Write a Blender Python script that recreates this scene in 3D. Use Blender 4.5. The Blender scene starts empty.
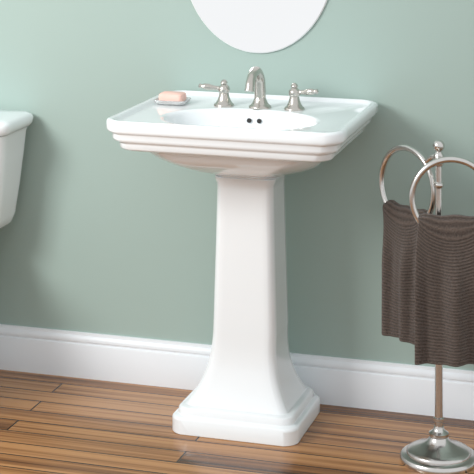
import bpy, bmesh, math
from mathutils import Vector, Matrix
D=bpy.data; col=bpy.context.scene.collection
sc=bpy.context.scene
sc.view_settings.view_transform='Standard'

# ------------------------------------------------------------ materials
def mat(name,c1,c2=None,rough=.4,metal=0,scale=8,bump=0,coat=0,trans=0,ior=1.45,bscale=None,sheen=0):
    m=D.materials.new(name); m.use_nodes=True; nt=m.node_tree; b=nt.nodes['Principled BSDF']
    if c2 is None: c2=tuple(x*.97 for x in c1)
    tc=nt.nodes.new('ShaderNodeTexCoord'); n=nt.nodes.new('ShaderNodeTexNoise'); n.inputs['Scale'].default_value=scale
    n.inputs['Detail'].default_value=4
    nt.links.new(tc.outputs['Object'],n.inputs['Vector'])
    mx=nt.nodes.new('ShaderNodeMix'); mx.data_type='RGBA'
    mx.inputs[6].default_value=(*c1,1); mx.inputs[7].default_value=(*c2,1)
    nt.links.new(n.outputs['Fac'],mx.inputs[0]); nt.links.new(mx.outputs[2],b.inputs['Base Color'])
    b.inputs['Roughness'].default_value=rough; b.inputs['Metallic'].default_value=metal
    b.inputs['Coat Weight'].default_value=coat; b.inputs['Coat Roughness'].default_value=.03
    b.inputs['Transmission Weight'].default_value=trans; b.inputs['IOR'].default_value=ior
    b.inputs['Sheen Weight'].default_value=sheen
    if bump:
        n2=nt.nodes.new('ShaderNodeTexNoise'); n2.inputs['Scale'].default_value=bscale or scale*10
        nt.links.new(tc.outputs['Object'],n2.inputs['Vector'])
        bp=nt.nodes.new('ShaderNodeBump'); bp.inputs['Strength'].default_value=bump; bp.inputs['Distance'].default_value=.002
        nt.links.new(n2.outputs['Fac'],bp.inputs['Height']); nt.links.new(bp.outputs['Normal'],b.inputs['Normal'])
    return m
M_porc=mat('porcelain',(.875,.92,.94),rough=.07,coat=.7,scale=3)
M_wall=mat('wall_paint',(.365,.468,.428),(.356,.457,.418),rough=.75,scale=2,bump=.08,bscale=250)
M_trim=mat('trim_paint',(.85,.89,.93),rough=.35)
M_nickel=mat('brushed_nickel',(.59,.565,.52),(.53,.505,.465),rough=.25,metal=1,scale=40)
M_chrome=mat('polished_nickel',(.66,.645,.62),(.60,.585,.56),rough=.22,metal=1,scale=40)
M_soap=mat('pale_pink_soap',(.92,.60,.52),(.90,.56,.48),rough=.45)
M_glass=mat('clear_glass',(.98,1,1),rough=.08,trans=.65,coat=.5,ior=1.35)
M_mirror=mat('mirror_glass',(.99,.99,.99),(.98,.98,.98),rough=.01,metal=1)
M_edge=mat('mirror_bevel',(.93,.95,.95),rough=.35,metal=.3)
M_dark=mat('dark_hole',(.012,.012,.012),rough=.6)
def wood():
    m=D.materials.new('wood_planks'); m.use_nodes=True; nt=m.node_tree; b=nt.nodes['Principled BSDF']; N=nt.nodes.new; L=nt.links.new
    tc=N('ShaderNodeTexCoord')
    br=N('ShaderNodeTexBrick'); br.offset=.37; br.offset_frequency=2
    br.inputs['Color1'].default_value=(0,0,0,1); br.inputs['Color2'].default_value=(1,1,1,1); br.inputs['Mortar'].default_value=(.5,.5,.5,1)
    br.inputs['Scale'].default_value=1; br.inputs['Mortar Size'].default_value=.0024; br.inputs['Mortar Smooth'].default_value=.2
    br.inputs['Brick Width'].default_value=1.35; br.inputs['Row Height'].default_value=.074
    L(tc.outputs['Object'],br.inputs['Vector'])
    off=N('ShaderNodeVectorMath'); off.operation='MULTIPLY_ADD'; L(br.outputs['Color'],off.inputs[0]); off.inputs[1].default_value=(7,3,0); L(tc.outputs['Object'],off.inputs[2])
    mp=N('ShaderNodeMapping'); mp.inputs['Scale'].default_value=(.9,45,1); L(off.outputs[0],mp.inputs['Vector'])
    ns=N('ShaderNodeTexNoise'); ns.inputs['Scale'].default_value=1.0; ns.inputs['Detail'].default_value=4; ns.inputs['Distortion'].default_value=.25
    L(mp.outputs[0],ns.inputs['Vector'])
    mp2=N('ShaderNodeMapping'); mp2.inputs['Scale'].default_value=(2.5,170,1); L(off.outputs[0],mp2.inputs['Vector'])
    ns2=N('ShaderNodeTexNoise'); ns2.inputs['Scale'].default_value=1.0; ns2.inputs['Detail'].default_value=3; L(mp2.outputs[0],ns2.inputs['Vector'])
    a=N('ShaderNodeMath'); a.operation='MULTIPLY_ADD'; L(br.outputs['Color'],a.inputs[0]); a.inputs[1].default_value=.30
    L(ns.outputs['Fac'],a.inputs[2])
    a2=N('ShaderNodeMath'); a2.operation='MULTIPLY_ADD'; L(ns2.outputs['Fac'],a2.inputs[0]); a2.inputs[1].default_value=.4; L(a.outputs[0],a2.inputs[2])
    cr=N('ShaderNodeValToRGB'); e=cr.color_ramp.elements
    e[0].position=.54; e[0].color=(.045,.018,.007,1); e[1].position=1.0; e[1].color=(.45,.225,.090,1)
    k=cr.color_ramp.elements.new(.70); k.color=(.160,.066,.024,1)
    k=cr.color_ramp.elements.new(.84); k.color=(.275,.122,.044,1)
    L(a2.outputs[0],cr.inputs[0])
    mx=N('ShaderNodeMix'); mx.data_type='RGBA'; L(br.outputs['Fac'],mx.inputs[0]); L(cr.outputs[0],mx.inputs[6]); mx.inputs[7].default_value=(.008,.004,.003,1)
    L(mx.outputs[2],b.inputs['Base Color']); b.inputs['Roughness'].default_value=.2
    b.inputs['Specular IOR Level'].default_value=.36
    bp=N('ShaderNodeBump'); bp.inputs['Strength'].default_value=.3; bp.inputs['Distance'].default_value=.002; bp.invert=True
    L(br.outputs['Fac'],bp.inputs['Height']); L(bp.outputs[0],b.inputs['Normal'])
    return m
M_wood=wood()
def towelmat():
    m=D.materials.new('ribbed_towel'); m.use_nodes=True; nt=m.node_tree; b=nt.nodes['Principled BSDF']; N=nt.nodes.new; L=nt.links.new
    tc=N('ShaderNodeTexCoord')
    w=N('ShaderNodeTexWave'); w.wave_type='BANDS'; w.bands_direction='Y'; w.inputs['Scale'].default_value=36; w.inputs['Distortion'].default_value=2.2; w.inputs['Detail'].default_value=2; w.inputs['Detail Scale'].default_value=9
    L(tc.outputs['UV'],w.inputs['Vector'])
    n=N('ShaderNodeTexNoise'); n.inputs['Scale'].default_value=220; n.inputs['Detail'].default_value=3; L(tc.outputs['Object'],n.inputs['Vector'])
    ad=N('ShaderNodeMath'); ad.operation='MULTIPLY_ADD'; L(n.outputs['Fac'],ad.inputs[0]); ad.inputs[1].default_value=1.4; L(w.outputs['Fac'],ad.inputs[2])
    dv=N('ShaderNodeMath'); dv.operation='MULTIPLY'; dv.inputs[1].default_value=.46; L(ad.outputs[0],dv.inputs[0])
    mx=N('ShaderNodeMix'); mx.data_type='RGBA'; L(dv.outputs[0],mx.inputs[0]); mx.inputs[6].default_value=(.028,.020,.016,1); mx.inputs[7].default_value=(.165,.124,.101,1)
    L(mx.outputs[2],b.inputs['Base Color']); b.inputs['Roughness'].default_value=.95; b.inputs['Sheen Weight'].default_value=.15
    bp=N('ShaderNodeBump'); bp.inputs['Strength'].default_value=1.0; bp.inputs['Distance'].default_value=.0035; L(ad.outputs[0],bp.inputs['Height']); L(bp.outputs[0],b.inputs['Normal'])
    return m
M_towel=towelmat()

# ------------------------------------------------------------ helpers
def obj(name,me,mt,parent=None,label=None,cat=None,smooth=40):
    o=D.objects.new(name,me); col.objects.link(o); 
    if mt: me.materials.append(mt)
    if smooth:
        for p in me.polygons: p.use_smooth=True
        me.set_sharp_from_angle(angle=math.radians(smooth))
    if parent:
        o.parent=parent; o.matrix_parent_inverse=parent.matrix_world.inverted()
    if label: o['label']=label
    if cat: o['category']=cat
    return o
def empty(name,loc,label,cat):
    e=D.objects.new(name,None); col.objects.link(e); e.location=loc; e['label']=label; e['category']=cat
    e.empty_display_size=.05; e.matrix_world=Matrix.Translation(loc); return e
def mesh(name,v,f):
    me=D.meshes.new(name); me.from_pydata(v,[],f); me.update()
    bm=bmesh.new(); bm.from_mesh(me); bmesh.ops.remove_doubles(bm,verts=bm.verts,dist=1e-6); bmesh.ops.recalc_face_normals(bm,faces=bm.faces); bm.to_mesh(me); bm.free(); return me
CS=10; SS=10
def rrect(hx,hy,r):
    r=min(r,hx*.999,hy*.999); pts=[]
    cs=[(hx-r,hy-r,0),(-hx+r,hy-r,90),(-hx+r,-hy+r,180),(hx-r,-hy+r,270)]
    for q,(cx,cy,a0) in enumerate(cs):
        arc=[(cx+r*math.cos(math.radians(a0+90*i/CS)),cy+r*math.sin(math.radians(a0+90*i/CS))) for i in range(CS+1)]
        pts+=arc
        nx=cs[(q+1)%4]; s=(nx[0]+r*math.cos(math.radians(nx[2])),nx[1]+r*math.sin(math.radians(nx[2])))
        e=arc[-1]
        for i in range(1,SS): t=i/SS; pts.append((e[0]+(s[0]-e[0])*t,e[1]+(s[1]-e[1])*t))
    return pts
def rclip(hx,hy,c,k=.45,taper=0):
    pts=rrect(hx,hy,c); out=[]
    per=CS+SS
    for q in range(4):
        a=pts[q*per]; b=pts[q*per+CS]
        for i in range(per):
            p=pts[q*per+i]
            if i<=CS:
                t=i/CS; l=(a[0]+(b[0]-a[0])*t,a[1]+(b[1]-a[1])*t)
                p=(p[0]*(1-k)+l[0]*k,p[1]*(1-k)+l[1]*k)
            out.append((p[0]*(1-taper*p[1]/hy),p[1]))
    return out
REF=rrect(1,.8,.12)
ANG=[math.atan2(y/.8,x) for x,y in REF]
def ell(a,b): return [(a*math.cos(t),b*math.sin(t)) for t in ANG]
def loft(name,rings,capb=True,capt=True):
    v=[];f=[];n=len(rings[0][0])
    for pts,cx,cy,z in rings: v+=[(cx+x,cy+y,z) for x,y in pts]
    for k in range(len(rings)-1):
        for i in range(n):
            j=(i+1)%n; f.append((k*n+i,k*n+j,(k+1)*n+j,(k+1)*n+i))
    if capb: f.append(tuple(range(n))[::-1])
    if capt: f.append(tuple((len(rings)-1)*n+i for i in range(n)))
    return mesh(name,v,f)
def lathe(name,prof,c,axis=(0,0,1),n=40):
    q=Vector((0,0,1)).rotation_difference(Vector(axis).normalized()); c=Vector(c); v=[];f=[]
    for r,z in prof:
        for i in range(n):
            a=2*math.pi*i/n; v.append(c+q@Vector((max(r,1e-5)*math.cos(a),max(r,1e-5)*math.sin(a),z)))
    for k in range(len(prof)-1):
        for i in range(n):
            j=(i+1)%n; f.append((k*n+i,k*n+j,(k+1)*n+j,(k+1)*n+i))
    f.append(tuple(range(n))[::-1]); f.append(tuple((len(prof)-1)*n+i for i in range(n)))
    return mesh(name,v,f)
def tube(name,pts,rads,closed=False,n=20,flat=None):
    pts=[Vector(p) for p in pts]; m=len(pts); v=[];f=[]; up=None
    for k in range(m):
        if closed: t=(pts[(k+1)%m]-pts[k-1]).normalized()
        else: t=(pts[min(k+1,m-1)]-pts[max(k-1,0)]).normalized()
        if up is None: up=t.orthogonal().normalized() if not flat else Vector(flat)
        up=(up-t*up.dot(t)).normalized(); s=t.cross(up)
        r=rads[k] if isinstance(rads,(list,tuple)) else rads
        rx,ry=(r if isinstance(r,tuple) else (r,r))
        for i in range(n):
            a=2*math.pi*i/n; v.append(pts[k]+up*ry*math.cos(a)+s*rx*math.sin(a))
    K=m if closed else m-1
    for k in range(K):
        for i in range(n):
            j=(i+1)%n; k2=(k+1)%m; f.append((k*n+i,k*n+j,k2*n+j,k2*n+i))
    if not closed: f.append(tuple(range(n))[::-1]); f.append(tuple((m-1)*n+i for i in range(n)))
    return mesh(name,v,f)
def bez(ctrl,n=24):
    P=[Vector(p) for p in ctrl]; P=[P[0]*2-P[1]]+P+[P[-1]*2-P[-2]]; out=[]
    S=len(P)-3
    for s in range(S):
        for i in range(n//S):
            t=i/(n//S); a,b,c,d=P[s:s+4]
            out.append(.5*((2*b)+(-a+c)*t+(2*a-5*b+4*c-d)*t*t+(-a+3*b-3*c+d)*t**3))
    out.append(P[-2]); return out
def bev(o,w,s=3,ang=30):
    m=o.modifiers.new('bevel','BEVEL'); m.width=w; m.segments=s; m.limit_method='ANGLE'; m.angle_limit=math.radians(ang)
def box(name,x0,x1,y0,y1,z0,z1):
    v=[(x,y,z) for x in (x0,x1) for y in (y0,y1) for z in (z0,z1)]
    return mesh(name,v,[(0,1,3,2),(4,5,7,6),(0,1,5,4),(2,3,7,6),(0,2,6,4),(1,3,7,5)])

# ------------------------------------------------------------ structure
o=obj('wall_back',box('wall_back',-3,3,0,.1,-.0,2.7),M_wall,smooth=0); o['kind']='structure'
o=obj('floor',box('floor',-3,3,-5,.1,-.05,0),M_wood,smooth=0); o['kind']='structure'
prof=[(0,0),(-.016,0),(-.016,.092),(-.0145,.096),(-.011,.098),(-.011,.102),(-.0135,.104),(-.0135,.110),(-.011,.116),(-.007,.120),(-.006,.128),(0,.128)]
v=[(x,y,z) for x in (-3,3) for y,z in prof]; n=len(prof)
f=[(i,(i+1)%n,n+(i+1)%n,n+i) for i in range(n)]+[tuple(range(n)),tuple(range(2*n-1,n-1,-1))]
o=obj('baseboard_back',mesh('baseboard',v,f),M_trim,smooth=25); o['kind']='structure'

# ------------------------------------------------------------ sink
SX=.105; SY=-.256
sink=empty('pedestal_sink',(SX,-.195,0),'white porcelain pedestal sink with stepped rim and flared base','sink')
HX=.311; HY=.254
R=[]
def rr(hx,hy,r,z,cy=SY,cx=None,k=.4): R.append((rclip(hx,hy,r,k,.010),SX if cx is None else cx,cy,z))
PY=-.195; PX=.099
rr(.078,.073,.02,.662,PY,PX)
rr(.083,.078,.03,.668,PY,PX)
rr(.098,.092,.045,.675,-.199,PX)
rr(.130,.119,.07,.685,-.210,.1)
rr(.170,.150,.09,.699,-.223,.101)
rr(.201,.177,.095,.716,-.235)
rr(.222,.197,.085,.736,-.245)
rr(.234,.207,.07,.755,-.25)
rr(.238,.211,.06,.765,-.25)
rr(.266,.229,.036,.7665)
rr(.275,.235,.036,.769)
rr(.278,.238,.036,.773)
rr(.279,.2385,.036,.783)
rr(.281,.2395,.036,.787)
rr(.287,.2430,.037,.789)
rr(.293,.2465,.037,.793)
rr(.295,.2475,.037,.798)
rr(.295,.2475,.037,.808)
rr(.297,.249,.038,.811)
rr(.304,.2520,.040,.813)
rr(.309,.2538,.042,.817)
rr(HX,HY,.043,.821)
rr(HX,HY,.043,.837)
rr(HX-.0015,HY-.0015,.042,.8415)
rr(HX-.005,HY-.005,.040,.8445)
rr(HX-.015,HY-.012,.037,.8445)
rr(HX-.019,HY-.015,.035,.842)
rr(HX-.024,HY-.019,.032,.835)
rr(HX-.028,HY-.022,.030,.8332)
BY=-.326
def el(a,b,z): R.append((ell(a,b),SX+.002,BY,z))
el(.216,.154,.833); el(.212,.151,.8330); el(.208,.148,.8318); el(.204,.145,.829); el(.200,.1415,.822)
el(.195,.137,.803); el(.184,.130,.780); el(.162,.114,.758); el(.130,.092,.741); el(.085,.060,.731); el(.03,.024,.728)
basin=obj('basin',loft('basin',R),M_porc,sink,smooth=50)
for dx in (-.014,.014):
    zz=.804; a,b=.1953,.1372
    yy=BY+b*math.sqrt(1-(dx/a)**2)
    obj('overflow_hole',lathe('overflow_hole',[(0,0),(.0062,0),(.0062,.004),(0,.004)],(SX+.002+dx,yy-.0018,zz),axis=(0,-1,.25),n=20),M_dark,basin,label='dark round overflow hole')
obj('drain',lathe('drain',[(.0,0),(.022,0),(.022,.002),(.018,.003),(0,.003)],(SX,BY,.728)),M_nickel,basin,label='brushed nickel drain')
R=[]
HB=.172;DB=.147; BX=.088; QY=-.195
def rb(hx,hy,r,z,t=0): R.append((rclip(hx,hy,r,.4 if z<.066 else .5),BX+(.099-BX)*t,QY,z))
rb(HB,DB,.032,0); rb(HB,DB,.032,.038); rb(HB-.003,DB-.003,.031,.043); rb(HB-.014,DB-.014,.027,.046)
rb(HB-.015,DB-.015,.027,.060); rb(HB-.018,DB-.018,.026,.065); rb(HB-.029,DB-.028,.022,.068)
for t in range(0,17):
    u=t/16; z=.068+.19*u; k=(1-u)**2.5
    rb(.0865+(.053)*k,.079+(.036)*k,.017,z,u)
rb(.080,.074,.016,.50,1); rb(.077,.072,.016,.635,1); rb(.078,.073,.016,.648,1); rb(.082,.077,.018,.656,1); rb(.083,.078,.018,.666,1)
ped=obj('pedestal',loft('pedestal',R),M_porc,sink,smooth=32); bev(ped,.002,2,32)

# faucet
FZ=.833; FX=.105
def bell(name,c,parent,s=1):
    return obj(name,lathe(name,[(.0272*s,-.002),(.0282*s,.002),(.0272*s,.005),(.0220*s,.009),(.0178*s,.016),(.0146*s,.025),(.0130*s,.033),(.0125*s,.037)],c),M_nickel,parent)
fy=-.150; fx=FX+.006
fa=[(fx,fy,FZ+.005),(fx,fy,FZ+.048),(fx,fy-.006,FZ+.080),(fx,fy-.032,FZ+.102),(fx,fy-.066,FZ+.101),(fx,fy-.093,FZ+.081),(fx,fy-.101,FZ+.060)]
pts=bez(fa,36); rad=[.0163-.0043*min(1,i/len(pts)*1.3) for i in range(len(pts))]; rad[-1]=.0134; rad[-2]=.0132; rad[-3]=.0124
sp=obj('faucet_spout',tube('faucet_spout',pts,rad,n=24),M_nickel,sink,label='brushed nickel arched faucet spout')
bell('spout_base',(fx,fy,FZ),sp,1.1)
for sgn,hx in ((-1,fx-.102),(1,fx+.096)):
    h=bell('faucet_handle',(hx,fy,FZ),sink); h['label']='brushed nickel lever tap handle'
    obj('handle_hub',lathe('hub',[(.0105,.033),(.0145,.037),(.0158,.044),(.0150,.051),(.0108,.055),(.0080,.058),(.0100,.062),(.0082,.067),(.004,.0705),(0,.0715)],(hx,fy,FZ)),M_nickel,h)
    lp=[(hx+sgn*.010,fy,FZ+.046),(hx+sgn*.026,fy-.004,FZ+.048),(hx+sgn*.042,fy-.007,FZ+.050),(hx+sgn*.056,fy-.010,FZ+.052),(hx+sgn*.069,fy-.012,FZ+.053)]
    P=bez(lp,32); m=len(P); rd=[]
    for i in range(m):
        t=i/(m-1)
        kp=[(0,.0082),(.15,.0055),(.3,.0062),(.5,.0086),(.68,.0081),(.80,.0055),(.86,.0053),(.93,.0067),(.98,.0050),(1,.0020)]
        for (t0,r0),(t1,r1) in zip(kp,kp[1:]):
            if t0<=t<=t1: r=r0+(r1-r0)*(t-t0)/(t1-t0)
        rd.append(r)
    obj('handle_lever',tube('lever',P,rd),M_nickel,h)

# soap dish + soap
dx,dy,dz=-.134,-.165,.8345
R=[]
def rc(hx,hy,r,z): R.append((rrect(hx,hy,r),dx,dy,z))
rc(.036,.028,.008,dz); rc(.041,.033,.009,dz+.003); rc(.044,.036,.009,dz+.011); rc(.0435,.0355,.009,dz+.0125); rc(.0415,.0335,.008,dz+.0125); rc(.039,.031,.008,dz+.007); rc(.036,.028,.007,dz+.004)
obj('soap_dish',loft('soap_dish',R),M_glass,label='clear square glass soap dish on sink deck',cat='soap dish')
R=[]; 
for hx,hy,z in ((.029,.021,0),(.033,.025,.003),(.034,.026,.012),(.033,.025,.021),(.029,.021,.024)):
    rc(hx,hy,.009,dz+.0055+z)
obj('soap_bar',loft('soap_bar',R),M_soap,label='pale pink bar of soap in glass dish',cat='soap')

# ------------------------------------------------------------ mirror
mx,mz=.061,1.226
def ering(a,b,y,n=128): return [(mx+a*math.cos(2*math.pi*i/n),y,mz+b*math.sin(2*math.pi*i/n)) for i in range(n)]
def eloft(name,rings,cap0=True,cap1=True):
    n=len(rings[0]); v=sum(rings,[]); f=[]
    for k in range(len(rings)-1):
        for i in range(n): j=(i+1)%n; f.append((k*n+i,k*n+j,(k+1)*n+j,(k+1)*n+i))
    if cap0: f.append(tuple(range(n)))
    if cap1: f.append(tuple((len(rings)-1)*n+i for i in range(n)))
    return mesh(name,v,f)
mir=empty('wall_mirror',(mx,-.001,mz),'oval frameless mirror hung on the green wall','mirror')
obj('mirror_back',eloft('mirror_back',[ering(.222,.268,-.001),ering(.222,.268,-.006),ering(.220,.266,-.008)]),M_edge,mir,smooth=20)
obj('mirror_glass',eloft('mirror_glass',[ering(.2195,.2655,-.0082),ering(.2195,.2655,-.0088)]),M_mirror,mir,smooth=20)

# ------------------------------------------------------------ toilet
TX=-.845
toi=empty('toilet',(TX,-.3,0),'white porcelain toilet with tank against green wall','toilet')
def tl(name,lst,**k):
    return obj(name,loft(name,[(rrect(hx,hy,r),TX,cy,z) for hx,hy,r,cy,z in lst]),M_porc,toi,smooth=45)
tl('tank',[(.13,.06,.04,-.115,.428),(.165,.082,.05,-.115,.434),(.184,.092,.05,-.115,.45),(.193,.096,.05,-.115,.475),(.205,.097,.045,-.115,.56),(.215,.098,.04,-.115,.65),(.221,.099,.035,-.116,.712),(.224,.101,.035,-.116,.722)])
tl('tank_lid',[(.222,.098,.035,-.118,.7225),(.232,.106,.04,-.118,.726),(.238,.110,.04,-.118,.735),(.240,.112,.04,-.118,.750),(.236,.108,.038,-.118,.758),(.222,.095,.03,-.118,.764),(.15,.05,.02,-.118,.7655)])
tl('bowl',[(.11,.25,.08,-.32,0),(.11,.25,.08,-.32,.03),(.10,.22,.08,-.30,.08),(.10,.22,.08,-.30,.2),(.13,.27,.11,-.34,.3),(.175,.31,.16,-.36,.37),(.185,.33,.17,-.37,.39),(.185,.33,.17,-.37,.40),(.12,.30,.11,-.34,.427)])
tl('seat_lid',[(.18,.23,.17,-.47,.428),(.19,.24,.18,-.47,.434),(.19,.24,.18,-.47,.448),(.18,.23,.17,-.47,.455)])

# ------------------------------------------------------------ towel stand
LAT=Vector((.9563,.2924,0)); DEP=Vector((-.2924,.9563,0)); Z=Vector((0,0,1))
pole=Vector((.626,-.312,0))
st=empty('towel_stand',pole,'freestanding brushed nickel towel stand with two rings','towel stand')
obj('stand_base',lathe('stand_base',[(.097,0),(.098,.004),(.0975,.012),(.094,.016),(.084,.0175),(.081,.020),(.0805,.025),(.078,.028),(.068,.032),(.052,.038),(.037,.045),(.027,.053),(.0235,.061),(.025,.065),(.025,.070),(.019,.074),(.0135,.079),(.0125,.086)],pole,n=72),M_chrome,st)
pr=[(.010,.07),(.010,.098),(.0135,.101),(.0135,.107),(.010,.110),(.0100,.12),(.0100,.579)]
pr+=[(.0100,.586),(.0130,.589),(.0155,.596),(.0130,.603),(.0095,.606),(.0088,.614),(.0088,.685),(.0125,.688),(.0135,.693),(.0125,.698),(.0088,.701),(.0088,.740),(.0125,.743),(.0135,.749),(.0135,.767),(.010,.773),(.0070,.777)]
pr+=[(.0150*math.cos(math.radians(a)),.791+.0150*math.sin(math.radians(a))) for a in range(-60,91,15)]
obj('pole',lathe('pole',pr,pole),M_chrome,st)
RR=.098
eA=(-.60*LAT+.80*DEP).normalized(); cA=pole+eA*(.116)+Z*.668
eB=(1.0*LAT-.12*DEP).normalized(); cB=pole+.027*LAT-.040*DEP+Z*.667
nB=eB.cross(Z).normalized(); 
if nB.dot(DEP)>0: nB=-nB
nA=eA.cross(Z).normalized()
if nA.dot(DEP)>0: nA=-nA
def ring(c,e):
    return [c+e*RR*math.cos(2*math.pi*i/96)+Z*RR*math.sin(2*math.pi*i/96) for i in range(96)]
rA=obj('towel_ring',tube('ringA',ring(cA,eA),.0080,closed=True,n=16),M_chrome,st)
rB=obj('towel_ring',tube('ringB',ring(cB,eB),.0080,closed=True,n=16),M_chrome,st)
a=math.radians(125); pA=cA+eA*RR*math.cos(a)+Z*RR*math.sin(a)
q=pole+Z*.757
obj('ring_arm',tube('armA',bez([q,q+eA*.02+Z*.003,pA-eA*.012+Z*-.006,pA],18),.0065),M_chrome,rA)
tt=math.acos(-.027/RR); pB=cB+eB*RR*math.cos(tt)+Z*RR*math.sin(tt)
obj('ring_arm',tube('armB',[pole+Z*pB.z,pole.lerp(Vector((pB.x,pB.y,0)),.5)+Z*pB.z,pB],.007),M_chrome,rB)

def towel(name,c,e,nrm,smax,Wb,zbot_f,zbot_b,label,seed,shift=0,A=.010,puff=.024,backk=1.0):
    nt_,ns=72,70; v=[];f=[];uv=[]
    rows=[]
    arcn=12
    def bar(t):
        x=t*smax*RR; return x, c.z-math.sqrt(RR*RR-x*x)
    rows+=[('f',1-i/ns) for i in range(ns)]
    rows+=[('a',math.pi*i/arcn) for i in range(arcn+1)]
    rows+=[('b',(i+1)/ns) for i in range(ns)]
    rho=.0155
    for k,(sd,p) in enumerate(rows):
        for i in range(nt_+1):
            t=-1+2*i/nt_; x0,zb=bar(t)
            rip=.0018*math.sin(7*t+seed)
            hh=rho+.003+rip+puff*(1-t*t)-.014*max(0,(abs(t)-.72)/.28)**2
            if sd=='a':
                x=x0; no=(rho+rip*.6)*math.cos(p); z=zb+hh*math.sin(p)
                x=x0*(1+.02*math.sin(p))
            else:
                sg=1 if sd=='f' else -1; zt=zbot_f if sd=='f' else zbot_b
                ease=1-(1-p)**6
                x=x0+(t*Wb+shift-x0)*ease
                z=zb+(zt+.002*math.sin(3*t+seed)-zb)*p
                q_=min(1,p*2.2); q_=q_*q_*(3-2*q_)
                fold=A*q_*(math.sin(5.0*t+seed+.7*p)+.4*math.sin(11*t+2*seed-1.2*p))
                edge=max(0,abs(t)-.82)/.18
                base=sg*rho+rip*.6
                no=base+(fold*.75+A*.9*q_ if sg>0 else (fold*.35-A*.15*q_)*backk)-sg*edge**2*.008*q_
            P=c+e*x+nrm*no; P.z=z; v.append(P); uv.append((t*.1,(k/len(rows))*(2*c.z-zbot_f-zbot_b)))
    n=nt_+1
    for k in range(len(rows)-1):
        for i in range(nt_): f.append((k*n+i,k*n+i+1,(k+1)*n+i+1,(k+1)*n+i))
    me=D.meshes.new(name); me.from_pydata(v,[],f); me.update()
    ul=me.uv_layers.new(name='UVMap')
    for l in me.loops: ul.data[l.index].uv=uv[l.vertex_index]
    o=obj(name,me,M_towel,label=label,cat='towel',smooth=180)
    s=o.modifiers.new('thick','SOLIDIFY'); s.thickness=.008; s.offset=0
    s=o.modifiers.new('sub','SUBSURF'); s.levels=1; s.render_levels=1
    return o
towel('hand_towel',cB,eB,nB,.83,.091,.262,.30,'dark brown ribbed towel draped over the front ring of the stand',.6,A=.015,backk=.5,puff=.036)
towel('hand_towel',cA,eA,nA,.76,.068,.278,.31,'dark brown ribbed towel hanging from the rear ring of the stand',2.1,shift=-.006,A=.010,puff=.026)

# ------------------------------------------------------------ light, world, camera
w=D.worlds.new('World'); sc.world=w; w.use_nodes=True
w.node_tree.nodes['Background'].inputs[0].default_value=(.97,.985,1,1); w.node_tree.nodes['Background'].inputs[1].default_value=.95
def area(name,loc,tgt,size,power,c=(1,1,1)):
    l=D.lights.new(name,'AREA'); l.shape='RECTANGLE'; l.size=size[0]; l.size_y=size[1]; l.energy=power; l.color=c
    o=D.objects.new(name,l); col.objects.link(o); o.location=loc
    o.rotation_euler=(Vector(tgt)-Vector(loc)).to_track_quat('-Z','Y').to_euler(); return o
area('key_softbox',(-1.5,-2.3,2.0),(-.1,0,.7),(.9,.9),58,(1,.995,.98))

cam=D.cameras.new('Camera'); co=D.objects.new('Camera',cam); col.objects.link(co); sc.camera=co
co.location=(1.336,-4.370,1.61); co.rotation_euler=(math.radians(90),0,math.radians(17))
cam.sensor_width=36; cam.lens=1626/474*36; cam.shift_y=-417/474
